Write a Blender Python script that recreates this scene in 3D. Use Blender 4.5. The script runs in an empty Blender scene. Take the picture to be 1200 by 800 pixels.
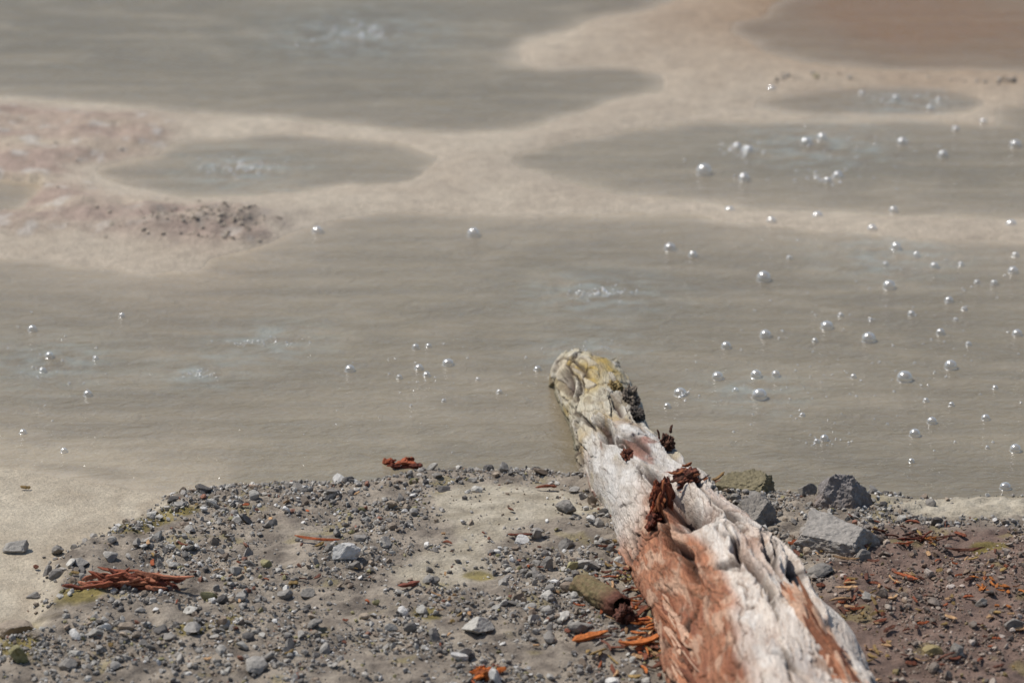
import bpy, math, random, time
import numpy as np
from mathutils import Vector
T0=time.time()
random.seed(3)
S=bpy.context.scene
# ------------------------------------------------------------ camera maths (ground survey)
H=3.6; PITCH=math.radians(20); F=600/math.tan(math.radians(7))
def G(u,v,z=0.0):
    a=(u-600)/F; b=(400-v)/F
    dx=a; dy=math.cos(PITCH)+b*math.sin(PITCH); dz=-math.sin(PITCH)+b*math.cos(PITCH)
    t=(z-H)/dz
    return (dx*t,dy*t)
def lin(r,g,b,k=1.0):
    f=lambda c:((c/255+0.055)/1.055)**2.4 if c>10 else c/255/12.92
    return np.array([f(r)*k,f(g)*k,f(b)*k])
# ------------------------------------------------------------ noise
def _tab(seed):
    r=np.random.RandomState(seed); p=r.permutation(256).astype(np.int32); p=np.concatenate([p,p,p])
    g=r.normal(size=(256,3)); g/=np.linalg.norm(g,axis=1)[:,None]
    g=g.astype(np.float32)
    return p,g[:,0].copy(),g[:,1].copy(),g[:,2].copy()
_T={}
def perlin(x,y,z,seed=0):
    if seed not in _T:_T[seed]=_tab(seed)
    p,g0,g1,g2=_T[seed]
    fx=np.floor(x);fy=np.floor(y);fz_=np.floor(z)
    xi=fx.astype(np.int32)&255; yi=fy.astype(np.int32)&255; zi=fz_.astype(np.int32)&255
    xf=(x-fx).astype(np.float32); yf=(y-fy).astype(np.float32); zf=(z-fz_).astype(np.float32)
    fu=lambda t:t*t*t*(t*(t*6-15)+10)
    U,V,W=fu(xf),fu(yf),fu(zf)
    A=p[xi]; B=p[xi+1]; AA=p[A+yi]; AB=p[A+yi+1]; BA=p[B+yi]; BB=p[B+yi+1]
    def gr(h,a,b,c): return g0[h]*a+g1[h]*b+g2[h]*c
    x1=xf-1;y1=yf-1;z1=zf-1
    def layer(o,zz):
        a=gr(p[AA+zi+o],xf,yf,zz); a=a+U*(gr(p[BA+zi+o],x1,yf,zz)-a)
        b=gr(p[AB+zi+o],xf,y1,zz); b=b+U*(gr(p[BB+zi+o],x1,y1,zz)-b)
        return a+V*(b-a)
    a=layer(0,zf); b=layer(1,z1)
    return 1.6*(a+W*(b-a))
def fbm(x,y,z,oct=4,seed=0,gain=.5):
    x=np.asarray(x,float);y=np.asarray(y,float);z=np.asarray(z,float)+0*x
    s=0*x;a=1;n=0
    for i in range(oct):
        s=s+a*perlin(x*2**i,y*2**i,z*2**i+i*7.3,seed+i); n+=a; a*=gain
    return s/n*1.4
def cells(x,y,z,seed=0):
    r=np.random.RandomState(seed); p=r.permutation(256).astype(np.int32); p=np.concatenate([p,p,p]); J=r.rand(256,3).astype(np.float32); I_=r.rand(256,2).astype(np.float32)
    x=x.astype(np.float32);y=y.astype(np.float32);z=z.astype(np.float32)
    fx=np.floor(x);fy=np.floor(y);fz_=np.floor(z)
    f1=np.full(x.shape,9,np.float32); f2=f1.copy(); hid=np.zeros(x.shape,np.int32)
    for i in(-1,0,1):
        for j in(-1,0,1):
            for k in(-1,0,1):
                a=(fx+i).astype(np.int32)&255; b=(fy+j).astype(np.int32)&255; c=(fz_+k).astype(np.int32)&255
                h=p[p[p[a]+b]+c]
                d=(fx+i+J[h,0]-x)**2+(fy+j+J[h,1]-y)**2+(fz_+k+J[h,2]-z)**2
                cl=d<f1; f2=np.where(cl,f1,np.minimum(f2,d)); hid=np.where(cl,h,hid); f1=np.where(cl,d,f1)
    f1=np.sqrt(f1);f2=np.sqrt(f2)
    return f1,f2-f1,I_[hid,0],I_[hid,1]
def sm(a,b,x):
    t=np.clip((x-a)/(b-a),0,1); return t*t*(3-2*t)
def mix(a,b,t):
    t=np.asarray(t)[...,None]; return a*(1-t)+b*t
# ------------------------------------------------------------ mesh helper
def mk(name,V,faces,mat,col=None,smooth=True,extra=None,parent=None):
    me=bpy.data.meshes.new(name); V=np.asarray(V,np.float32); faces=np.asarray(faces,np.int32)
    k=faces.shape[1]; n=len(faces)
    me.vertices.add(len(V)); me.vertices.foreach_set('co',V.ravel())
    me.loops.add(n*k); me.loops.foreach_set('vertex_index',faces.ravel())
    me.polygons.add(n); me.polygons.foreach_set('loop_start',np.arange(0,n*k,k,dtype=np.int32))
    me.polygons.foreach_set('loop_total',np.full(n,k,np.int32))
    me.update(calc_edges=True)
    me.polygons.foreach_set('use_smooth',np.full(n,smooth,bool))
    if col is not None:
        a=me.color_attributes.new('Col','FLOAT_COLOR','POINT')
        c=np.ones((len(V),4),np.float32); c[:,:3]=np.clip(col,0,1); a.data.foreach_set('color',c.ravel())
    if extra:
        for kx,vx in extra.items():
            a=me.attributes.new(kx,'FLOAT','POINT'); a.data.foreach_set('value',np.asarray(vx,np.float32))
    me.materials.append(mat)
    o=bpy.data.objects.new(name,me); S.collection.objects.link(o)
    if parent: o.parent=parent
    return o
def grid_faces(nu,nv,wrap=False):
    i=np.arange(nu-1)[:,None]; j=np.arange(nv if wrap else nv-1)[None,:]
    j2=(j+1)%nv
    return np.stack([i*nv+j,(i+1)*nv+j,(i+1)*nv+j2,i*nv+j2],-1).reshape(-1,4)
# ------------------------------------------------------------ pools
def chaikin(P,n=2):
    P=np.array(P,float)
    for _ in range(n):
        Q=np.roll(P,-1,0); P=np.stack([.75*P+.25*Q,.25*P+.75*Q],1).reshape(-1,2)
    return P
def ground_poly(pts): return np.array([G(*p) for p in pts])
poolA=[(-2600,-200),(1000,-200),(860,-60),(790,5),(700,25),(620,50),(600,70),(640,78),(720,76),(775,86),(778,103),(730,120),(680,138),(600,155),(520,159),(430,151),(330,140),(200,132),(90,122),(0,112),(-300,95),(-2600,90)]
poolB=[(105,197),(150,188),(190,180),(220,165),(280,158),(350,158),(430,163),(490,175),(525,187),(500,205),(430,218),(330,227),(240,231),(160,222),(115,208)]
poolC=[(597,180),(640,170),(700,158),(770,145),(850,140),(1000,141),(1080,139),(1180,148),(1400,150),(2600,150),(2600,262),(1300,265),(1200,262),(1060,252),(900,245),(800,239),(740,230),(680,219),(630,202)]
poolD=[(875,123),(920,108),(1000,102),(1080,102),(1140,110),(1168,122),(1120,133),(1020,138),(930,137)]
poolE=[(845,30),(900,15),(960,-30),(1000,-120),(1300,-200),(2600,-200),(2600,85),(1300,88),(1200,86),(1050,83),(930,74),(870,55)]
poolG=[(1165,130),(1200,123),(1320,122),(1350,140),(1300,162),(1230,166),(1190,160)]
poolH=[(-500,200),(-100,205),(0,210),(45,220),(52,236),(30,248),(0,256),(-100,258),(-500,262)]
poolF=[(-2600,310),(-100,300),(0,300),(100,310),(170,320),(215,320),(255,302),(320,292),(340,272),(400,254),(480,250),(560,254),(700,250),(800,250),(850,262),(1000,275),(1200,285),(1500,290),(2700,295),
       (2700,600),(1400,590),(1200,583),(1050,579),(900,574),(800,560),(690,553),(640,548),(560,549),(500,552),(400,562),(300,569),(240,576),(180,576),(90,562),(0,545),(-150,520),(-600,500),(-2600,520)]
X0,X1,Y0,Y1,D=-8,8,4,22,0.04
gx=np.arange(X0,X1,D); gy=np.arange(Y0,Y1,D)
GX,GY=np.meshgrid(gx,gy,indexing='ij')
def sdf(P,X,Y):
    d=np.full(X.shape,1e9); ins=np.zeros(X.shape,bool)
    n=len(P)
    for i in range(n):
        ax,ay=P[i]; bx,by=P[(i+1)%n]; ex,ey=bx-ax,by-ay; L=ex*ex+ey*ey+1e-12
        wx=X-ax; wy=Y-ay; t=np.clip((wx*ex+wy*ey)/L,0,1)
        d=np.minimum(d,(wx-ex*t)**2+(wy-ey*t)**2)
        if ay!=by:
            c=((ay>Y)!=(by>Y))&(X<ex*(Y-ay)/(by-ay)+ax); ins^=c
    d=np.sqrt(d); return np.where(ins,d,-d)
def lerp_field(Fd):
    def f(x,y):
        a=np.clip((x-X0)/D,0,len(gx)-1.001); b=np.clip((y-Y0)/D,0,len(gy)-1.001)
        i=a.astype(int); j=b.astype(int); s=a-i; t=b-j
        return (Fd[i,j]*(1-s)+Fd[i+1,j]*s)*(1-t)+(Fd[i,j+1]*(1-s)+Fd[i+1,j+1]*s)*t
    return f
up=lambda *ps: lerp_field(np.max([sdf(chaikin(ground_poly(p),1),GX,GY) for p in ps],axis=0))
f_water=up(poolA,poolB,poolC,poolD,poolE,poolG,poolH,poolF)
zone_gravel=[(262,560),(420,553),(560,545),(650,545),(900,565),(1060,575),(1200,578),(2200,590),(2200,1100),(-300,1100),(-160,830),(20,770),(70,720),(50,680),(110,640),(170,610),(215,580)]
zone_sand=[(505,590),(560,572),(640,580),(700,600),(715,625),(650,640),(600,650),(560,675),(590,700),(560,715),(470,712),(440,695),(500,670),(530,640),(500,615)]
zone_sandR=[(1010,590),(1100,578),(1230,582),(1260,612),(1150,622),(1050,618)]
zone_red=[(960,640),(1080,625),(1200,632),(1800,640),(1800,1000),(1000,1000),(960,800),(930,720)]
zone_island=[(-900,150),(0,120),(90,128),(170,135),(225,150),(215,170),(170,185),(100,195),(90,215),(170,235),(260,240),(330,255),(330,285),(300,300),(230,300),(150,285),(50,280),(-900,290)]
fz={k:up(v) for k,v in dict(gravel=zone_gravel,sand=zone_sand,sandR=zone_sandR,red=zone_red,isl=zone_island).items()}
def warp(x,y,a=0.035,k=5,seed=20):
    return x+a*1.6*fbm(x*k,y*k*.8,0,3,seed), y+a*fbm(x*k*.8+31,y*k,3.3,3,seed+5)
RX,RY=G(225,265)
def height(x,y):
    x=np.asarray(x,float); y=np.asarray(y,float)
    wx,wy=warp(x,y); w=f_water(wx,wy)
    d=-w
    fore=sm(9.35,9.1,y)
    grav=sm(-.03,.05,fz['gravel'](wx,wy))*fore
    hb=0.008*sm(0,.10,d)+0.005*sm(.05,.4,d)
    hf=0.006*sm(0,.1,d)+0.012*sm(0.,.5,d)+grav*(0.015*sm(0,.07,d)+0.018*sm(.05,.5,d))
    h=hb*(1-fore)+hf*fore
    isl=sm(0,.12,fz['isl'](wx,wy))
    n=fbm(x*6,y*6,1.1,4,40)
    h=h+isl*(0.012+0.020*n)
    h=h+0.022*np.exp(-((x-RX)/.30)**2-((y-RY)/.13)**2)*(1+.8*n)*sm(0,.12,d)
    h=h+grav*(0.013*n+0.010*fbm(x*24,y*24,2,4,44)*(1-.7*sm(-.03,.03,fz['sand'](wx,wy))))*sm(0,.08,d)
    h=h+(1-grav)*(d>0)*0.003*n*sm(0,.15,d)
    under=-0.004-0.35*np.clip(w,0,.5)
    h=np.where(d>0,h+0.0015,under*sm(0,.02,w)-0.0)
    far=sm(20,60,np.hypot(x,y-9)); h=h+far*(1.5+2.5*fbm(x*.03,y*.03,0,4,60))
    return h
def placeA(u,v):
    z=0*u
    for _ in range(5):
        x,y=G(u,v,z); z=height(x,y)
    return x,y,z
def place(u,v):
    x,y,z=placeA(np.array([float(u)]),np.array([float(v)])); return float(x[0]),float(y[0]),float(z[0])
# ------------------------------------------------------------ node helpers
def newmat(name):
    m=bpy.data.materials.new(name); m.use_nodes=True; nt=m.node_tree; nt.nodes.clear()
    o=nt.nodes.new('ShaderNodeOutputMaterial'); b=nt.nodes.new('ShaderNodeBsdfPrincipled')
    nt.links.new(b.outputs[0],o.inputs[0]); return m,nt,b,o
def N(nt,t,**k):
    n=nt.nodes.new(t)
    for a,v in k.items(): n.inputs[a].default_value=v
    return n
def noise(nt,scale,detail=3,rough=.55,vec=None,dist=0.):
    n=nt.nodes.new('ShaderNodeTexNoise'); n.inputs['Scale'].default_value=scale; n.inputs['Detail'].default_value=detail
    n.inputs['Roughness'].default_value=rough; n.inputs['Distortion'].default_value=dist
    if vec is not None: nt.links.new(vec,n.inputs['Vector'])
    return n
def mapping(nt,sc,rot=(0,0,0)):
    g=nt.nodes.new('ShaderNodeNewGeometry')
    m=nt.nodes.new('ShaderNodeMapping'); m.inputs['Scale'].default_value=sc; m.inputs['Rotation'].default_value=rot
    nt.links.new(g.outputs['Position'],m.inputs['Vector']); return m.outputs[0]
def rng(nt,src,a,b,c,d):
    r=nt.nodes.new('ShaderNodeMapRange'); nt.links.new(src,r.inputs[0])
    for i,v in enumerate((a,b,c,d)): r.inputs[i+1].default_value=v
    return r.outputs[0]
def mul(nt,col,fac):
    m=nt.nodes.new('ShaderNodeVectorMath'); m.operation='SCALE'
    nt.links.new(col,m.inputs[0]); nt.links.new(fac,m.inputs['Scale']); return m.outputs[0]
def attrmat(name,rough=.8,var=((60,.75,1.25),),bumps=((200,.3,.003),),spec=.4,sc=(1,1,1),rattr=None,rot=(0,0,0)):
    m,nt,b,o=newmat(name)
    a=nt.nodes.new('ShaderNodeAttribute'); a.attribute_name='Col'
    vec=mapping(nt,sc,rot); c=a.outputs['Color']
    for s,lo,hi in var:
        n=noise(nt,s,2,.6,vec); c=mul(nt,c,rng(nt,n.outputs['Fac'],.3,.7,lo,hi))
    nt.links.new(c,b.inputs['Base Color'])
    prev=None
    for s,st,dist in bumps:
        n=noise(nt,s,3,.7,vec); bp=nt.nodes.new('ShaderNodeBump'); bp.inputs['Strength'].default_value=st; bp.inputs['Distance'].default_value=dist
        nt.links.new(n.outputs['Fac'],bp.inputs['Height'])
        if prev: nt.links.new(prev,bp.inputs['Normal'])
        prev=bp.outputs[0]
    if prev: nt.links.new(prev,b.inputs['Normal'])
    b.inputs['Roughness'].default_value=rough
    b.inputs['Specular IOR Level'].default_value=spec
    if rattr:
        r=nt.nodes.new('ShaderNodeAttribute'); r.attribute_name=rattr; nt.links.new(r.outputs['Fac'],b.inputs['Roughness'])
    return m
KA=0.80
C=lambda r,g,b:lin(r,g,b,KA)
# ------------------------------------------------------------ ground
def axis(lo,hi,step,far,g=1.12):
    c=list(np.arange(lo,hi+1e-6,step)); s=step; a=c[-1]
    e=[]
    while a<far: s*=g; a+=s; e.append(a)
    s=step; a=c[0]; f=[]
    while a>-far: s*=g; a-=s; f.append(a)
    return np.array(f[::-1]+c+e)
ys_near=np.arange(7.5,9.35,.0062); ys_far=np.arange(9.35,14.2,.018)
s=.018;a=ys_far[-1];e=[]
while a<600: s*=1.1;a+=s;e.append(a)
s=.0062;a=7.5;f=[]
while a>-300: s*=1.15;a-=s;f.append(a)
ysG=np.array(f[::-1]+list(ys_near)+list(ys_far)+e)
xsG=axis(-1.6,1.6,.0072,500)
TX,TY=np.meshgrid(xsG,ysG,indexing='ij'); tx,ty=TX.ravel(),TY.ravel()
tz=height(tx,ty)
wx,wy=warp(tx,ty); wd=f_water(wx,wy); d=-wd
fore=sm(9.35,9.1,ty)
n1=fbm(tx*3,ty*3,0,3,70); n2=fbm(tx*14,ty*14,0,4,80); n3=fbm(tx*2.5,ty*9,0,3,90)
PALE=C(196,181,159); PALE2=C(180,164,143); PINK=C(178,156,141)
col=mix(PALE+0*tx[:,None],PALE2,np.clip(.5+.9*n1,0,1))
isl=sm(-.04,.10,fz['isl'](wx,wy)+.05*n2)
col=mix(col,mix(PINK,C(158,138,122),np.clip(.4+1.2*n2,0,1)),isl*np.clip(.7+.9*n3,0,1))
col=mix(col,C(206,198,188),isl*sm(.15,.5,n2)*.65)
ridge=np.exp(-((tx-RX)/.32)**2-((ty-RY)/.13)**2)
col=mix(col,C(162,148,134),np.clip(ridge*(.6+n2),0,.8))
ob=np.exp(-((tx-G(1130,20)[0])/.9)**2-((ty-G(1130,10)[1])/.8)**2)
col=mix(col,C(150,112,72),np.clip(ob*1.1,0,.8)*(1-fore))
PM=C(196,182,158)
wpm=fbm(tx*9+2*n1,ty*3.5,0,3,95)
col=mix(col,mix(PM,C(172,156,132),np.clip(.45+.9*wpm,0,1)),fore)
grav=sm(-.02,.06,fz['gravel'](wx,wy)+.05*n2)*fore
SOIL=mix(C(164,151,134)+0*tx[:,None],C(120,109,97),np.clip(.5+1.3*n2,0,1))
col=mix(col,SOIL,grav)
red=sm(-.03,.10,fz['red'](wx,wy)+.06*n2)*fore
col=mix(col,mix(C(136,112,98),C(104,85,75),np.clip(.5+n2,0,1)),red)
sand=np.maximum(sm(-.02,.04,fz['sand'](wx,wy)+.04*n2),sm(-.02,.03,fz['sandR'](wx,wy)+.04*n2))*fore
col=mix(col,mix(C(194,183,162),C(166,154,133),np.clip(.5+1.2*n2,0,1)),sand*.92)
mossm=0*tx
for (u,v,su,sv) in [(150,626,24,9),(180,612,26,8),(208,602,22,7),(20,742,24,10),(28,775,26,9),(95,710,26,9),(225,752,16,7),(268,745,14,7),(735,692,16,7),(1160,655,20,6),(500,735,14,6),(560,690,16,6)]:
    mx_,my_=G(u,v,.02); q=np.exp(-((tx-mx_)/(su/520.))**2-((ty-my_)/(sv/190.))**2)
    mossm=np.maximum(mossm,q)
mossm=sm(.15,.5,mossm+.30*n2)
col=mix(col,mix(C(150,132,56),C(106,94,44),np.clip(.5+1.4*n2,0,1)),mossm*.8)
yel=sm(.35,.6,fbm(tx*9,ty*9,4,3,99))*grav
col=mix(col,C(150,136,84),yel*.45)
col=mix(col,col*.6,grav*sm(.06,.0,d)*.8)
farm=sm(18,40,np.hypot(tx,ty-9)); col=mix(col,C(150,135,112),farm)
rough=np.clip(.55+.35*np.maximum(grav,isl)+.1*n2,.35,.95)
m_ground=attrmat('ground_mud',var=((25,.88,1.12),(140,.80,1.20)),bumps=((90,.6,.009),(380,.6,.004)),rattr='Rg',spec=.35)
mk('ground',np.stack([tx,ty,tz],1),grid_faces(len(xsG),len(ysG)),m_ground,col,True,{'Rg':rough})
# ------------------------------------------------------------ water
yn=np.arange(8.6,14.2,.016); s=.016;a=yn[-1];e=[]
while a<60: s*=1.1;a+=s;e.append(a)
yw=np.array(list(yn)+e); xw=axis(-1.7,1.7,.011,40)
WX,WY=np.meshgrid(xw,yw,indexing='ij'); x_,y_=WX.ravel(),WY.ravel()
wx,wy=warp(x_,y_); wd=np.maximum(f_water(wx,wy),0)
n1=fbm(x_*1.5,y_*1.2,0,4,110); n2=fbm(x_*3+1.5*n1,y_*12,0,4,120); n3=fbm(x_*12,y_*25,0,3,130)
DEEP=C(123,112,92); MID=C(143,131,109)
far=sm(9.6,12.0,y_)
cw=mix(MID+0*x_[:,None],DEEP,np.clip(.35+.6*far+.9*n1,0,1))
shoreG=sm(9.45,9.2,y_)*sm(-.70,-.62,x_)
l=np.exp(-(wd/.055)**1.3)*.97; l2=np.exp(-wd/.26)*.5*sm(13.5,10.,y_)+.16*np.exp(-wd/.2)
cw=mix(cw,C(187,171,147),np.clip(np.maximum(l,l2)*(1-shoreG)*(1+.5*n1),0,1))
lftp=np.exp(-((x_-G(60,560)[0])/.5)**2-((y_-G(60,540)[1])/.18)**2)
cw=mix(cw,C(184,168,142),np.clip(lftp*(.5+.5*n2),0,.7))
cw=mix(cw,C(166,152,128),np.clip(.7*n2,0,.4)); cw=mix(cw,C(116,105,87),np.clip(-.55*n2,0,.28))
ob=np.exp(-((x_-G(1130,20)[0])/.8)**2-((y_-G(1130,10)[1])/.8)**2)
cw=mix(cw,C(136,96,56),np.clip(ob*(.8+.5*n1),0,.75))
zw=0*x_
springs=[(700,343,.10),(420,40,.16),(285,198,.10),(690,412,.07),(960,170,.12),(880,460,.07),(1050,300,.1),(310,402,.08),(230,438,.06),(60,425,.09),(1060,120,.08)]
for (u,v,r) in springs:
    cx,cy=G(u,v); rr=np.hypot(x_-cx,(y_-cy))
    am=np.exp(-(rr/(r*1.8))**2)
    zw+=.0020*am*np.cos(rr*150+1.5*n3*3)
    cw=mix(cw,C(158,163,154),np.clip(am*(.22+.9*n3),0,.55))  # pale sky reflection on the ripples, painted into the water colour
m,nt,b,o=newmat('muddy_water')
a=nt.nodes.new('ShaderNodeAttribute');a.attribute_name='Col'
v1=mapping(nt,(1,2.0,1)); nA=noise(nt,11,4,.6,v1,1.2)
v2=mapping(nt,(1,1.6,1),(0,0,.3)); nB=noise(nt,50,2,.5,v2,.6)
c=mul(nt,a.outputs['Color'],rng(nt,nA.outputs['Fac'],.3,.7,.94,1.06))
nt.links.new(c,b.inputs['Base Color']); b.inputs['Roughness'].default_value=.14; b.inputs['IOR'].default_value=1.33
b1=N(nt,'ShaderNodeBump',Strength=.55,Distance=.014); nt.links.new(nA.outputs['Fac'],b1.inputs['Height'])
b2=N(nt,'ShaderNodeBump',Strength=.55,Distance=.005); nt.links.new(nB.outputs['Fac'],b2.inputs['Height']); nt.links.new(b1.outputs[0],b2.inputs['Normal'])
nt.links.new(b2.outputs[0],b.inputs['Normal'])
mk('muddy_water',np.stack([x_,y_,zw],1),grid_faces(len(xw),len(yw)),m,cw)
# ------------------------------------------------------------ bubbles
def ico(sub):
    import bmesh
    bm=bmesh.new(); bmesh.ops.create_icosphere(bm,subdivisions=sub,radius=1)
    V=np.array([v.co[:] for v in bm.verts]); Fc=np.array([[v.index for v in f.verts] for f in bm.faces]); bm.free()
    return V,Fc
nr,nth=10,24
ph=np.linspace(0.02,1.82,nr); th=np.linspace(0,2*math.pi,nth,endpoint=False)
BV=np.array([[math.sin(p)*math.cos(t),math.sin(p)*math.sin(t),math.cos(p)+.24] for p in ph for t in th])
BV=np.vstack([BV,np.array([[1.16*math.cos(t),1.16*math.sin(t),-.10] for t in th])])
BF=grid_faces(nr+1,nth,True)
bl=[(372,272,8),(555,276,9),(410,434,7),(491,432,6),(500,440,5),(525,427,8),(785,292,8),(812,300,6),(895,328,10),(1042,337,9),(1050,291,7),(825,203,11),(872,211,8),(982,207,7),(970,213,6),(945,168,8),(864,173,6),(877,177,7),(963,163,7),(904,106,6),(1057,168,7),(1105,183,7),(1152,144,5),(1190,171,8),(855,248,7),(904,261,7),(958,255,8),(1022,270,7),(1047,248,6),(1185,265,8),(1074,300,5),(1095,313,6),(1126,311,4),(1187,319,7),(1165,333,5),(1018,399,10),(969,384,9),(897,394,8),(851,407,7),(841,443,8),(886,441,8),(909,440,6),(890,466,11),(862,458,4),(797,462,9),(782,477,5),(1060,445,11),(1114,431,9),(1192,392,7),(1112,353,6),(1102,391,6),(1135,404,4),(1068,369,5),(955,400,4),(1085,470,4),(1092,495,7),(1072,510,8),(1115,475,4),(1155,491,6),(1190,528,8),(1178,572,8),(966,515,6),(957,518,4),(1068,541,4),(1000,442,4),(1145,331,4),(38,387,6),(58,418,6),(50,435,5),(103,463,6),(27,507,5),(75,529,5),(112,421,4),(143,371,4),(487,408,5),(502,406,4),(940,487,4),(1020,375,3),(1130,363,4),(1120,375,3),(1166,455,4),(1157,525,3),(985,370,4),(1090,128,5),(1050,116,5),(1010,110,4),(1100,118,4),(1120,152,5),(630,433,5),(585,460,4),(1038,310,4),(925,303,4),(1190,300,5),(468,443,4),(560,445,3),(520,470,3)]
bub=[(*G(u,v),r*.84/ (F/math.hypot(H,G(u,v)[1]))) for u,v,r in bl]
def clus(u,v,su,sv,n,r0,r1):
    for _ in range(n):
        uu=random.gauss(u,su); vv=random.gauss(v,sv)
        x,y=G(uu,vv)
        if float(f_water(np.array([x]),np.array([y]))[0])>.03: bub.append((x,y,random.uniform(r0,r1)))
clus(1040,400,120,70,120,.0012,.0035); clus(970,180,90,22,40,.002,.004); clus(285,197,28,7,60,.002,.005); clus(420,40,25,7,60,.002,.006)
clus(700,343,20,4,70,.0015,.004); clus(690,412,25,6,35,.0012,.003); clus(310,402,28,3,40,.0012,.003); clus(232,438,12,3,30,.0012,.003); clus(60,425,45,30,26,.0014,.0035)
clus(970,515,18,6,22,.0012,.003); clus(800,462,8,4,10,.002,.004); clus(510,430,50,25,24,.0014,.0035); clus(840,440,90,50,30,.001,.0025); clus(872,176,14,4,30,.002,.005); clus(970,210,14,4,16,.002,.005); clus(480,500,90,20,12,.001,.002); clus(1060,118,45,6,22,.002,.004); clus(930,470,30,20,20,.0012,.0025)
Vb=[];Fb=[];k=0
for x,y,r in bub:
    rz=random.uniform(.8,1.0)
    Vb.append(BV*np.array([r,r,r*rz])+np.array([x,y,.0006])); Fb.append(BF+k); k+=len(BV)
m,nt,b,o=newmat('bubble_film')
b.inputs['Base Color'].default_value=(.95,.95,.94,1); b.inputs['Roughness'].default_value=.20; b.inputs['Metallic'].default_value=.7
tr=nt.nodes.new('ShaderNodeBsdfTransparent'); mx=nt.nodes.new('ShaderNodeMixShader'); lw=N(nt,'ShaderNodeLayerWeight',Blend=.5)
fac=rng(nt,lw.outputs['Facing'],.1,1,.18,.85)
nt.links.new(fac,mx.inputs[0]); nt.links.new(tr.outputs[0],mx.inputs[1]); nt.links.new(b.outputs[0],mx.inputs[2]); nt.links.new(mx.outputs[0],o.inputs[0])
mk('water_bubbles',np.vstack(Vb),np.vstack(Fb),m)
# ------------------------------------------------------------ stones
def stone_base(sub,seed,cuts=11,lo=.55,hi=.9,rough=.0):
    V,Fc=ico(sub); r=np.random.RandomState(seed)
    for _ in range(cuts):
        n=r.normal(size=3); n/=np.linalg.norm(n); dd=r.uniform(lo,hi)
        q=V@n; V=V-np.where(q>dd,q-dd,0)[:,None]*n
    if rough: V=V*(1+rough*fbm(V[:,0]*3+seed,V[:,1]*3,V[:,2]*3,4,seed%50))[:,None]
    return V,Fc
def rotmats(n,r):
    q=r.normal(size=(n,4)); q/=np.linalg.norm(q,axis=1)[:,None]; w,x,y,z=q.T
    return np.stack([1-2*(y*y+z*z),2*(x*y-z*w),2*(x*z+y*w),2*(x*y+z*w),1-2*(x*x+z*z),2*(y*z-x*w),2*(x*z-y*w),2*(y*z+x*w),1-2*(x*x+y*y)],1).reshape(-1,3,3)
PAL=np.array([C(140,133,124),C(166,159,149),C(188,182,171),C(216,211,203),C(104,98,92),C(160,143,123),C(148,129,110),C(158,148,104),C(146,100,78)])
PW=np.array([.26,.25,.16,.07,.09,.09,.06,.03,.012])
def stones(P,rad,sub,nb,seed,redf=None,pale=0,rg=0):
    r=np.random.RandomState(seed); n=len(P); idx=r.randint(0,nb,n)
    Vs=[];Fs=[];Cs=[];k=0
    bases=[stone_base(sub,seed*31+i,8,.34,.76,rg) for i in range(nb)]
    for bi,(bv,bf) in enumerate(bases):
        I=np.where(idx==bi)[0]
        if not len(I): continue
        M=rotmats(len(I),r); sc=r.uniform([.9,.7,.6],[1.5,1.15,1.0],(len(I),3))
        V=np.einsum('nij,nvj->nvi',M,bv[None]*sc[:,None,:])*rad[I][:,None,None]
        V[:,:,2]*=.85
        V+=P[I][:,None,:]
        c=PAL[r.choice(len(PAL),len(I),p=PW/PW.sum())]*r.uniform(.75,1.15,(len(I),1))
        if pale: c=c*(1-pale)+C(186,170,150)*pale
        if redf is not None:
            rf=redf[I][:,None]; c=c*(1-rf)+rf*(c*np.array([.90,.70,.58])*.85)
        Vs.append(V.reshape(-1,3)); Cs.append(np.repeat(c,len(bv),0))
        F_=bf[None]+(np.arange(len(I))*len(bv))[:,None,None]+k; Fs.append(F_.reshape(-1,3)); k+=len(I)*len(bv)
    return np.vstack(Vs),np.vstack(Fs),np.vstack(Cs)
def scatter(n,rlo,rhi,pw,seed,sandk,bary=.3,redk=1.):
    r=np.random.RandomState(seed)
    x=r.uniform(-1.5,1.5,n); y=r.uniform(7.6,9.1,n)
    wx,wy=warp(x,y); g=fz['gravel'](wx,wy); w=f_water(wx,wy)
    cl=fbm(x*5,y*5,0,3,200); 
    p=sm(-.05,.06,g)*np.where(w>-.002,0,1)
    edge=sm(.12,.0,-w)
    p=p*np.clip(.56+1.5*cl+.5*edge,.06,1)
    sd_=np.maximum(sm(-.03,.03,fz['sand'](wx,wy)),sm(-.03,.03,fz['sandR'](wx,wy)))
    p*=1-(1-sandk)*sd_
    rd=sm(-.03,.1,fz['red'](wx,wy)); p*=1-(1-redk)*rd
    k=r.rand(n)<p; x,y,rd=x[k],y[k],rd[k]
    rad=rlo+(rhi-rlo)*r.rand(len(x))**pw
    z=height(x,y)+rad*bary
    return np.stack([x,y,z],1),rad,rd
m_st=attrmat('gravel_stone',rough=.7,var=((110,.75,1.25),),bumps=((260,.5,.003),),spec=.4)
parts=[]
P,rad,rd=scatter(52000,.0022,.0055,1.8,1,.12,.3); parts.append(stones(P,rad,1,8,2,rd*.8)) 
P,rad,rd=scatter(16000,.0048,.0110,1.9,3,.07,.32,.5); parts.append(stones(P,rad,1,14,4,rd*.7))
P,rad,rd=scatter(1900,.009,.020,2.2,5,.05,.36,.35); parts.append(stones(P,rad,2,18,6,rd*.6,0,.10))
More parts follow.
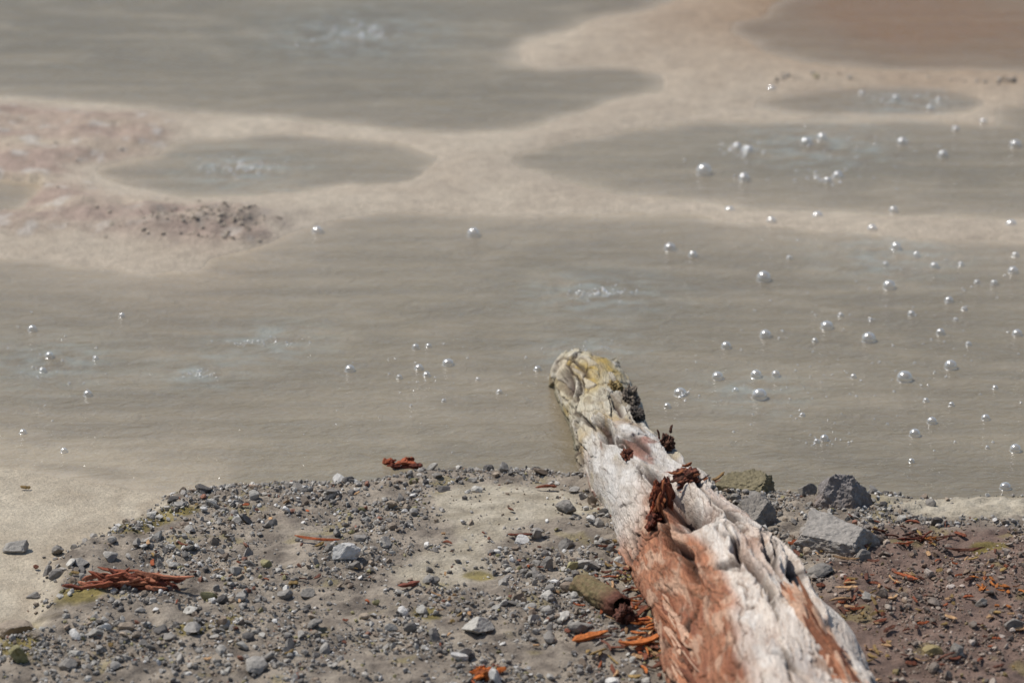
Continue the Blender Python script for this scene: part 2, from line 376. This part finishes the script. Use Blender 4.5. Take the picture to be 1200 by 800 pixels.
def ridge_pts(u0,u1,v0,v1,n,seed,r0,r1):
    r=np.random.RandomState(seed); p=np.array([G(r.normal((u0+u1)/2,(u1-u0)/4),r.normal((v0+v1)/2,(v1-v0)/4)) for _ in range(n)])
    z=height(p[:,0],p[:,1]); k=z>.006; p=p[k]; z=z[k]; rad=r0+(r1-r0)*r.rand(len(p))**2
    return np.stack([p[:,0],p[:,1],z+rad*.1],1),rad
for a in [(150,320,252,288,230,11,.003,.010,.9),(20,220,145,250,80,12,.003,.008,.9),(880,1000,88,102,26,13,.005,.016,.35),(1130,1240,94,104,26,14,.006,.018,.35),(1000,1130,86,100,16,15,.004,.01,.6)]:
    P,rad=ridge_pts(*a[:8]); parts.append(stones(P,rad,1,6,a[5]+40,None,a[8]))
hand=[(240,577,12,4),(318,616,9,0),(400,655,17,3),(348,573,7,0),(390,580,7,0),(20,645,13,1),(68,648,9,0),(95,660,9,1),(66,676,8,0),(18,742,20,5),(22,772,14,7),(560,741,17,2),(622,540,10,0),(664,600,13,0),(250,705,7,3),(545,770,10,1),(300,785,14,1),(510,748,9,0),(692,556,9,4),(945,580,13,0),(960,675,14,0),(1010,655,10,0),(1190,735,13,0),(1090,590,7,0),(860,570,13,7),(885,597,18,0),(905,560,8,4),(1187,577,11,8),(1015,700,9,1),(1150,710,8,0),(1120,765,10,0),(450,640,8,1),(520,575,7,4),(160,640,8,0),(130,655,8,1),(205,665,8,2),(290,650,8,1),(360,700,9,0),(110,745,9,1),(40,700,7,0),(665,640,10,0),(610,635,8,3),(690,665,12,1),(640,665,10,0),(590,685,9,1),(640,700,9,2),(480,560,7,0),(572,553,7,4)]
V_,F_,C_=[],[],[];k=0
for i,(u,v,r,ci) in enumerate(hand):
    bv,bf=stone_base(4,500+i,8,.36,.76,.10)
    x,y,z=place(u,v); rr=r/480.
    M=rotmats(1,np.random.RandomState(i))[0]; w=(bv*np.array([1.2,.95,.75]))@M.T*rr; w[:,2]*=.8
    V_.append(w+np.array([x,y,z+rr*.32])); F_.append(bf+k); k+=len(bv)
    c=np.tile(PAL[ci]*.92,(len(bv),1))
    if ci==7: c=mix(c,C(110,104,60),sm(0,.5,fbm(bv[:,0]*3,bv[:,1]*3,bv[:,2]*3,3,i)))
    C_.append(c)
parts.append((np.vstack(V_),np.vstack(F_),np.vstack(C_)))
k=0;VV=[];FF=[];CC=[]
for v,f,c in parts: VV.append(v);FF.append(f+k);CC.append(c);k+=len(v)
mk('gravel',np.vstack(VV),np.vstack(FF),m_st,np.vstack(CC),False)
def boulder(name,u,v,planes,size,seed,col,lift=.0,am=.05):
    V,Fc=ico(6)
    V=V*1.3
    for n,dd in planes:
        n=np.array(n,float); n/=np.linalg.norm(n); q=V@n; V=V-np.where(q>dd,q-dd,0)[:,None]*n
    n=fbm(V[:,0]*2.2,V[:,1]*2.2,V[:,2]*2.2,4,seed%40); n2=fbm(V[:,0]*8,V[:,1]*8,V[:,2]*8,4,seed%37)
    V=V*(1+am*n+am*.5*n2)[:,None]
    x,y,z=place(u,v); hz=V[:,2].copy()
    cc=mix(np.tile(col,(len(V),1)),col*.6,np.clip(.5+n2,0,1)*.5); cc=mix(cc,C(128,102,78),sm(.2,-.3,hz+.3*n)*.6)
    mk(name,V*np.array(size)+np.array([x,y,z+lift]),Fc,m_st,cc,False)
boulder('rock',985,592,[((-.3,-.9,.5),.7),((.8,-.5,.4),.75),((-.9,.1,.5),.7),((0,.2,1),.75),((.5,.6,.8),.7),((-.5,.3,.9),.72),((.1,-.6,.9),.78)],(.060,.055,.068),901,C(140,132,127),.024,.16)
boulder('rock',980,638,[((-.15,-.35,1),.42),((-.5,-.9,.15),.62),((.95,-.5,.25),.75),((-1,.2,.35),.9),((.6,.5,.9),.62)],(.088,.075,.064),907,C(168,160,150),.014,.12)
boulder('mossy_rock',876,578,[((-.15,-.3,1),.5),((-.5,-.9,.3),.7),((.95,-.3,.4),.85)],(.055,.04,.040),913,C(136,124,92),.006,.2)
boulder('rock',884,614,[((-.3,-.5,1),.6),((.6,-.8,.4),.7),((-.8,-.4,.4),.7)],(.040,.04,.045),921,C(148,140,130),.01,.16)
# ------------------------------------------------------------ log
E=bpy.data.objects.new('fallen_log',None); S.collection.objects.link(E)
ax=[(688,441,-.030,.082),(695,464,.010,.094),(705,492,.024,.092),(718,525,.034,.094),(742,562,.050,.106),(783,610,.070,.122),(824,662,.088,.145),(864,718,.102,.166),(893,785,.110,.182),(920,870,.115,.190),(948,960,.115,.190)]
A=np.array([(*G(u,v,z),z,r) for u,v,z,r in ax])
cum=np.concatenate([[0],np.cumsum(np.linalg.norm(np.diff(A[:,:3],axis=0),axis=1))]); L=cum[-1]
M_,N_=1050,520
sv=np.linspace(0,L,M_)
def smooth_interp(col):
    v=np.interp(sv,cum,col); kk=int(M_*.04); ker=np.hanning(kk*2+1); ker/=ker.sum()
    return np.convolve(np.pad(v,kk,mode='edge'),ker,'valid')
cx,cy,cz,cr=[smooth_interp(A[:,i]) for i in range(4)]
T=np.stack([np.gradient(cx),np.gradient(cy),np.gradient(cz)],1); T/=np.linalg.norm(T,axis=1)[:,None]
SD=np.cross(T,[0,0,1.]); SD/=np.linalg.norm(SD,axis=1)[:,None]
SD=-SD if SD[0,0]<0 else SD
UPV=np.cross(SD,T); UPV*=np.sign(UPV[:,2])[:,None]
th=np.linspace(0,2*math.pi,N_,endpoint=False)
SS,TH=np.meshgrid(sv,th,indexing='ij'); RR=cr[:,None]+0*SS
ct,st=np.cos(TH),np.sin(TH)
s_=SS.ravel(); X=(RR*ct).ravel(); Z=(RR*st).ravel(); r_=RR.ravel(); c_=ct.ravel(); t_=st.ravel()
def s_at(v): return float(np.interp(v,[a[1] for a in ax],cum))
low=fbm(X*5,s_*2.4,Z*5,2,300)
lump=fbm(X*11,s_*4,Z*11,2,310)
g1=fbm(X*9,s_*4,Z*9,3,320); g2=fbm(X*9+5,s_*4+3,Z*9,3,325)
h1=fbm(X*45,s_*30,Z*45,3,326)
wX=X+.020*g1+.005*h1; wZ=Z+.020*g2+.005*h1; ws=s_+.06*g1+.018*h1
fa,ea,ia,ja=cells(wX*8,ws*1.5,wZ*8,21)
f1,e1,i1,j1=cells(wX*15,ws*3.4,wZ*15,11)
f2,e2,i2,j2=cells(wX*36+3,ws*11,wZ*36,12)
grv=fbm(wX*34,s_*1.6,wZ*34,2,335); groove=sm(.10,.0,np.abs(grv))*sm(-.1,.3,g2)
grv2=fbm(wX*90,s_*3.0,wZ*90,2,336); groove2=sm(.16,.0,np.abs(grv2))
grain=fbm(wX*150,s_*5,wZ*150,2,340)
fine=fbm(X*90,s_*60,Z*90,2,360)
far=sm(s_at(560),s_at(500),s_); nearm=sm(s_at(590),s_at(650),s_); midm=1-far-nearm
leftm=sm(-.36,-.56,c_+.20*low+.12*lump-.08*t_+.18*(ia-.5))
lf=leftm*nearm
cka=sm(.06,.01,ea)*sm(-.2,.3,lump+.05); crack1=sm(.09,.012,e1)*sm(.1,.45,lump+.18*far+.05); crack2=sm(.12,.0,e2)
disp=r_*(.15*low+.05*lump)+(ia-.5)*(.008*far+.013*midm+.015*nearm)-cka*.009
disp+=(i1-.5)*(.009*far+.007*midm+.003*nearm+.005*lf)-crack1*(.008)
disp+=(i2-.5)*(.0035*far+.0015*midm+.004*lf)-crack2*(.002*far+.0006*midm+.0015*lf)
disp+=-groove*(.003*midm+.006*nearm)-groove2*.0014*nearm+grain*(.0004+.0005*nearm)+fine*.0007
pits=[]
def dent(s0,a0,ls,la,dp,dark=1.):
    global disp
    da=(TH.ravel()-math.radians(a0)); da=np.arctan2(np.sin(da),np.cos(da))
    d2=np.sqrt(((s_-s0+.06*g1)/ls)**2+((da+.20*g2+.03*h1)/math.radians(la))**2)
    q=np.exp(-d2**3.6)
    disp=disp-dp*q+(.008*np.exp(-((d2-1.4)/.4)**2) if dp>.02 else 0)
    if dp>0: pits.append(q*dark)
dent(s_at(672),106,.15,11,.060); dent(s_at(636),66,.10,10,.035); dent(s_at(705),128,.22,5,.035)
dent(s_at(722),52,.20,6,.038); dent(s_at(765),92,.16,4.5,.030); dent(s_at(745),72,.12,4,.025); dent(s_at(545),116,.12,8,.025); dent(s_at(588),60,.10,10,.03); dent(s_at(480),145,.07,14,.022); dent(s_at(515),78,.07,7,.020); dent(s_at(618),112,.10,6,.025); dent(s_at(530),50,.08,9,.02); dent(s_at(775),60,.10,6,.03); dent(s_at(700),85,.10,3.5,.02)
dent(s_at(640),90,.14,16,-.016); dent(s_at(690),75,.20,20,-.016)
rad=r_+disp
tip=sm(0,.05,s_-.05+.10*fbm(X*12,Z*12,0,3,370)+.09*(i1-.5)); rad=rad*(.2+.8*tip)
sc=rad/r_
XX=cx.repeat(N_)+(X*sc)*SD[:,0].repeat(N_)+(Z*sc)*UPV[:,0].repeat(N_)
YY=cy.repeat(N_)+(X*sc)*SD[:,1].repeat(N_)+(Z*sc)*UPV[:,1].repeat(N_)
ZZ=cz.repeat(N_)+(X*sc)*SD[:,2].repeat(N_)+(Z*sc)*UPV[:,2].repeat(N_)
cn=fbm(X*12,s_*5,Z*12,4,380); cn2=fbm(X*34,s_*10,Z*34,3,390)
o1=0*s_[:,None]
cfar=mix(C(196,186,162)+o1,C(186,158,90),np.clip(.2+1.5*cn+.5*(j1-.5),0,1)); cfar=mix(cfar,C(216,210,200),sm(.5,.95,i2)*.5); cfar=mix(cfar,C(122,106,86),sm(.10,.4,cn2-.4*cn)*.6)
cmid=mix(C(214,208,200)+o1,C(182,171,158),np.clip(.4+1.2*cn2,0,1)); cmid=mix(cmid,C(152,118,94),sm(.30,.55,cn+.3*(j1-.5))*.5); cmid=mix(cmid,C(192,172,122),sm(.2,.5,-cn)*.45)
cnear=mix(C(224,210,195)+o1,C(206,178,156),np.clip(.20+.9*cn+.7*(ja-.5),0,1)); cnear=mix(cnear,C(232,224,213),sm(.0,.4,cn2)*.6); cnear=mix(cnear,C(160,124,98),sm(.35,.6,cn-.3*cn2)*.6)
cl=mix(C(184,124,90)+o1,C(136,82,56),np.clip(.4+.8*grain+.7*cn+.9*(j1-.5),0,1)); cl=mix(cl,C(210,172,144),sm(.0,.35,cn2+.4*(j2-.5))*.75)
cc=cfar*far[:,None]+cmid*midm[:,None]+cnear*nearm[:,None]
cc=mix(cc,cl,leftm*sm(s_at(618),s_at(655),s_+.15*low))
rust=sm(.74,.80,j1+.25*cn)*sm(s_at(530),s_at(565),s_)*(.25+.75*sm(s_at(650),s_at(615),s_)); cc=mix(cc,mix(C(156,88,58)+o1,C(110,62,44),np.clip(.5+cn2,0,1)),rust*.75)
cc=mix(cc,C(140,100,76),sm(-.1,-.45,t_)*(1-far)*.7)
cc=mix(cc,C(112,106,72),sm(-.2,-.6,c_)*far*sm(.3,-.2,t_)*.8)
cc=mix(cc,C(158,124,98),groove2*.40*nearm); cc=mix(cc,C(92,64,48),groove*(.4*midm+.75*nearm))
cc=mix(cc,C(62,46,36),np.maximum(crack1,cka)*.85); cc=mix(cc,C(110,90,70),crack2*(.45*far+.25*midm+.35*lf))
for q in pits: cc=mix(cc,C(66,42,32),np.clip(q*1.3-.25,0,.93))
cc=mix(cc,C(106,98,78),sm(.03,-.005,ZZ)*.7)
m_log=attrmat('weathered_wood',rough=.78,var=((45,.84,1.14),(200,.86,1.12)),bumps=((60,.7,.007),(240,.6,.003)),sc=(1.8,.22,1.8),spec=.3,rot=(0,0,-.25))
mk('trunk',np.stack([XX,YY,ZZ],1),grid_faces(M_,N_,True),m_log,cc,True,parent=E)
LP=np.stack([XX,YY,ZZ],1)[(t_>-.4)][::3]-np.array([0,0,H])
# ------------------------------------------------------------ splinters / fragments
def splinter(p,dirv,ln,w,t,r,bend=.1):
    n=8; dirv=np.array(dirv,float); dirv/=np.linalg.norm(dirv)
    sd=np.cross(dirv,[0,0,1.]); sd/=np.linalg.norm(sd)+1e-9; upv=np.cross(sd,dirv)
    roll=r.uniform(-.8,.8); a=sd*math.cos(roll)+upv*math.sin(roll); b_=np.cross(a,dirv)
    bx,by=r.uniform(-bend,bend,2); q=np.linspace(0,1,n)
    e=np.minimum(1,.25+5*np.minimum(q,1-q))*r.uniform(.75,1.15,n)
    c=np.array(p)+np.outer(q-.5,dirv)*ln+np.outer((q-.5)**2,a*bx+b_*by)*ln*4
    sx=np.array([-1,0,1,1,0,-1.]); sy=np.array([-1,-1.3,-1,1,1.2,1])
    V=c[:,None,:]+a*(sx*w*.5*e[:,None]*r.uniform(.8,1.2,(n,6)))[...,None]+b_*(sy*t*.5*e[:,None]*r.uniform(.7,1.3,(n,6)))[...,None]
    f=grid_faces(n,6,True); k=(n-1)*6; caps=[[0,1,2,3],[0,3,4,5],[k+3,k+2,k+1,k],[k+5,k+4,k+3,k]]
    return V.reshape(-1,3),np.vstack([f,caps])
class Acc:
    def __init__(s): s.V=[];s.F=[];s.C=[];s.k=0
    def add(s,v,f,c):
        if f.shape[1]==3: f=np.hstack([f,f[:,2:3]])
        s.V.append(v);s.F.append(f+s.k);s.C.append(np.tile(c,(len(v),1)) if np.ndim(c)==1 else c);s.k+=len(v)
    def done(s,name,mat,parent=None,smooth=False):
        V=np.vstack(s.V);Fq=np.vstack(s.F);Cc=np.vstack(s.C)
        tri=Fq[:,2]==Fq[:,3]; q=Fq[~tri]; t=np.vstack([Fq[tri][:,:3],q[:,[0,1,2]],q[:,[0,2,3]]])
        return mk(name,V,t,mat,Cc,smooth,parent=parent)
m_rust=attrmat('rotten_wood',rough=.85,var=((120,.65,1.3),),bumps=((200,.6,.003),),spec=.25)
RC=[C(140,72,50),C(160,86,56),C(112,58,42),C(96,64,50),C(176,108,70)]
def clump(acc,c,size,dirv,n,r,pal,w=.2):
    for _ in range(n):
        o_=r.normal(0,.42,3)*np.array(size); dv=np.array(dirv)+r.normal(0,.22,3)
        ln=r.uniform(.4,1.0)*max(size); 
        v,f=splinter(np.array(c)+o_,dv,ln,r.uniform(.5,1.3)*w*min(size),r.uniform(.4,1.0)*w*min(size),r,.12)
        acc.add(v,f,pal[r.randint(len(pal))]*r.uniform(.65,1.2))
def chunk(acc,c,size,seed,c1,c2,stretch=(1,1,1),amp=.35):
    V,Fc=stone_base(5,seed,6,.5,.85)
    sx,sy,sz=stretch; a=V[:,0]*sx;b_=V[:,1]*sy;d_=V[:,2]*sz
    _,e,i,j=cells(a*1.9+seed,b_*1.9,d_*1.9,seed); n=fbm(a*2,b_*2,d_*2,4,seed%60); n2=fbm(a*7,b_*7,d_*7,3,seed%61)
    V=V*(1+amp*n+.30*(i-.5)-.16*sm(.2,0,e)+.08*n2)[:,None]
    cc=mix(np.tile(c1,(len(V),1)),c2,np.clip(.5+1.2*n2+.5*(j-.5),0,1)); cc=mix(cc,cc*.35,sm(.22,0,e))
    acc.add(V*np.array(size)+np.array(c),Fc,cc)
def on_log(u,v,lift=0):
    a=(u-600)/F; b=(400-v)/F
    dv=np.array([a,math.cos(PITCH)+b*math.sin(PITCH),-math.sin(PITCH)+b*math.cos(PITCH)]); dv/=np.linalg.norm(dv)
    t=LP@dv; dd=(LP*LP).sum(1)-t*t
    ok=dd<.009**2
    if not ok.any(): i=np.argmin(dd)
    else: I=np.where(ok)[0]; i=I[np.argmin(t[I])]
    return LP[i]+np.array([0,0,H+lift])
r=np.random.RandomState(5)
ac=Acc()
def kn(u,v,size,seed,c1,c2,st=(1,1,1)): chunk(ac,on_log(u,v),size,seed,c1,c2,st)
kn(738,466,(.026,.04,.032),31,C(96,86,78),C(136,122,106)); kn(724,450,(.022,.03,.018),32,C(190,168,116),C(140,112,66)); kn(747,482,(.018,.03,.022),40,C(110,100,90),C(80,70,62))
kn(780,518,(.022,.03,.026),33,C(120,84,64),C(86,54,42)); kn(735,528,(.017,.03,.016),34,C(104,58,44),C(140,84,60))
kn(770,588,(.026,.03,.046),35,C(168,92,60),C(108,56,40),(1,1,.4)); kn(784,572,(.018,.02,.036),42,C(150,80,56),C(84,48,38),(1,1,.4)); kn(804,556,(.032,.035,.020),36,C(140,84,62),C(92,56,44)); kn(765,606,(.022,.03,.026),43,C(130,70,50),C(90,50,38))
for c_uv,sz,dr,n_,pal in [((770,592),(.026,.03,.05),(.15,.1,1),30,RC),((806,558),(.035,.04,.02),(1,.1,.5),24,RC),((780,516),(.02,.03,.03),(.3,.4,1),10,[C(96,60,46)]),((738,462),(.02,.03,.035),(-.2,.3,1),8,[C(100,88,76)])]:
    clump(ac,on_log(*c_uv),sz,dr,n_,r,pal,.28)
ac.done('rotten_knots',m_rust,E)
ac=Acc()
FC=[C(180,122,90),C(150,96,68),C(210,170,142),C(124,76,54)]
for _ in range(60):
    v=r.uniform(700,800); ctr=np.interp(v,[650,720,785],[818,862,892]); hw=np.interp(v,[650,785],[72,100])
    p=on_log(ctr-hw*r.uniform(.78,1.02),v); 
    vv,f=splinter(p,(r.normal(.22,.05),-1,r.normal(.02,.05)),r.uniform(.06,.20),r.uniform(.005,.012),r.uniform(.002,.004),r,.04)
    ac.add(vv,f,FC[r.randint(4)]*r.uniform(.8,1.1))
for _ in range(80):
    v=r.uniform(705,800); ctr=np.interp(v,[650,720,785],[818,862,892]); hw=np.interp(v,[650,785],[74,102])
    p=on_log(ctr+hw*r.uniform(.85,1.05),v)
    vv,f=splinter(p+np.array([.012,0,-.01]),(r.normal(.34,.08),-1,r.normal(-.25,.12)),r.uniform(.08,.26),r.uniform(.008,.018),r.uniform(.003,.006),r,.05)
    ac.add(vv,f,FC[r.randint(4)]*r.uniform(.75,1.05))
ac.done('wood_fibres',m_rust,E)
def frag(name,u,v,size,dirv,n,pal,w=.22,lift=.01):
    x,y,z=place(u,v); a_=Acc(); clump(a_,(x,y,z+lift),size,dirv,n,r,pal,w); a_.done(name,m_rust)
frag('bark_fragment',155,685,(.10,.03,.014),(1,-.12,.03),60,[C(150,84,60),C(126,68,50),C(176,114,86)],.7)
frag('bark_fragment',472,553,(.045,.025,.018),(1,.1,0),40,RC[:3],.65,.016)
frag('bark_fragment',1080,634,(.06,.02,.008),(1,.05,0),14,RC[2:4],.5)
frag('bark_fragment',568,795,(.035,.03,.014),(1,.3,.2),24,[C(200,110,50),C(160,86,44)],.6)
frag('bark_fragment',845,572,(.04,.03,.015),(1,.3,.1),20,[C(130,86,62),C(160,130,90),C(110,74,54)],.4)
frag('bark_fragment',1092,636,(.02,.012,.006),(1,.3,0),8,[C(190,120,60)],.6)
a_=Acc(); x,y,z=place(733,728); chunk(a_,(x,y,z+.018),(.026,.03,.024),61,C(112,70,54),C(86,54,44)); a_.done('bark_fragment',m_rust)
a_=Acc(); x,y,z=place(741,632); chunk(a_,(x,y,z+.012),(.012,.014,.016),62,C(180,144,60),C(140,108,50)); a_.done('bark_fragment',m_rust)
ac=Acc()
OR=[C(200,116,60),C(170,92,56),C(134,78,56),C(110,70,54),C(186,148,108),C(156,128,80)]
def deb(u,v,su,sv,n,l0,l1,pal=OR):
    xs,ys,zs=placeA(r.normal(u,su,n),r.normal(v,sv,n))
    for x,y,z in zip(xs,ys,zs):
        if z<.004: continue
        a=r.uniform(0,2*math.pi)
        vv,ff=splinter((x,y,z+.007),(math.cos(a),math.sin(a),r.normal(0,.12)),r.uniform(l0,l1),r.uniform(.003,.009),r.uniform(.0015,.004),r,.12)
        ac.add(vv,ff,pal[r.randint(len(pal))]*r.uniform(.7,1.15))
deb(765,755,36,20,110,.015,.06); deb(772,700,26,28,80,.015,.05); deb(735,670,30,20,40,.01,.04,OR[1:]); deb(1000,700,36,34,55,.015,.06,OR[1:]); deb(1100,720,80,50,80,.008,.03,OR[1:])
deb(1060,630,50,8,14,.01,.04,OR[2:]); deb(350,690,190,60,70,.008,.028,OR[1:]); deb(860,640,60,25,20,.01,.04,OR[2:]); deb(1060,780,80,20,24,.01,.05,OR[1:]); deb(1165,690,15,8,18,.01,.03,[C(190,116,58)])
for (u,v,ln,ang,c,w) in [(690,750,.085,.5,OR[0],.014),(752,758,.10,.35,OR[0],.013),(775,745,.09,-.9,OR[2],.012),(370,637,.11,-.35,OR[1],.006),(480,690,.05,.4,C(130,76,60),.012),(640,575,.05,0,OR[2],.01),(610,632,.06,-.1,C(120,70,54),.008),(1130,650,.09,-.1,C(120,78,60),.010),(790,775,.12,.8,OR[3],.012),(760,700,.10,1.3,OR[1],.012),(748,722,.08,1.0,OR[2],.010)]:
    x,y,z=place(u,v); vv,f=splinter((x,y,z+.012),(math.cos(ang),math.sin(ang),.05),ln,w,w*.5,r,.1); ac.add(vv,f,c)
ac.done('wood_debris',m_rust)
x0,y0,z0=place(676,688); x1,y1,z1=place(728,722)
nb,nn=120,60; q=np.linspace(0,1,nb); tt=np.linspace(0,2*math.pi,nn,endpoint=False)
Q,TT=np.meshgrid(q,tt,indexing='ij')
dv=np.array([x1-x0,y1-y0,.0]); ln=np.linalg.norm(dv); dv/=ln; sd=np.array([dv[1],-dv[0],0])
rr=.026*(1+.25*fbm(Q*5,np.cos(TT)*1.5,np.sin(TT)*1.5,4,400))*sm(-.12,.1,Q)*sm(1.12,.95,Q)
rr=rr+.0025*fbm(Q*6,np.cos(TT)*9,np.sin(TT)*9,3,410)
PX=x0+dv[0]*ln*Q+sd[0]*rr*np.cos(TT); PY=y0+dv[1]*ln*Q+sd[1]*rr*np.cos(TT); PZ=z0+.010+.018*Q+rr*np.sin(TT)
bn=fbm(Q*8,np.cos(TT)*3,np.sin(TT)*3,3,420).ravel()
bc=mix(C(128,106,78)+0*bn[:,None],C(112,102,70),np.clip(.5+bn,0,1)); bc=mix(bc,C(100,62,48),sm(.6,.95,Q.ravel()))
mk('broken_branch',np.stack([PX.ravel(),PY.ravel(),PZ.ravel()],1),grid_faces(nb,nn,True),m_rust,bc)
# ------------------------------------------------------------ light, sky, camera
SUN_EL=math.radians(56); AZ=math.radians(-60)
w=bpy.data.worlds.new('World'); S.world=w; w.use_nodes=True; nt=w.node_tree
bg=nt.nodes['Background']; sk=nt.nodes.new('ShaderNodeTexSky'); sk.sky_type='NISHITA'; sk.sun_disc=False
sk.sun_elevation=SUN_EL; sk.sun_rotation=AZ
nt.links.new(sk.outputs[0],bg.inputs[0]); bg.inputs[1].default_value=.105
ld=bpy.data.lights.new('sun','SUN'); ld.energy=4.2; ld.angle=math.radians(.6); ld.color=(1,.965,.91)
lo=bpy.data.objects.new('sun',ld); S.collection.objects.link(lo)
to=Vector((math.sin(AZ)*math.cos(SUN_EL),math.cos(AZ)*math.cos(SUN_EL),math.sin(SUN_EL)))
lo.rotation_euler=to.to_track_quat('Z','Y').to_euler()
cd=bpy.data.cameras.new('camera'); co=bpy.data.objects.new('camera',cd); S.collection.objects.link(co)
co.location=(0,0,H); co.rotation_euler=(math.radians(90)-PITCH,0,0)
cd.sensor_width=36; cd.lens=18/math.tan(math.radians(7)); cd.clip_end=2000
cd.dof.use_dof=True; cd.dof.focus_distance=9.3; cd.dof.aperture_fstop=3.2
S.camera=co
S.view_settings.view_transform='Standard'; S.view_settings.look='None'; S.view_settings.exposure=0
print('done',time.time()-T0)
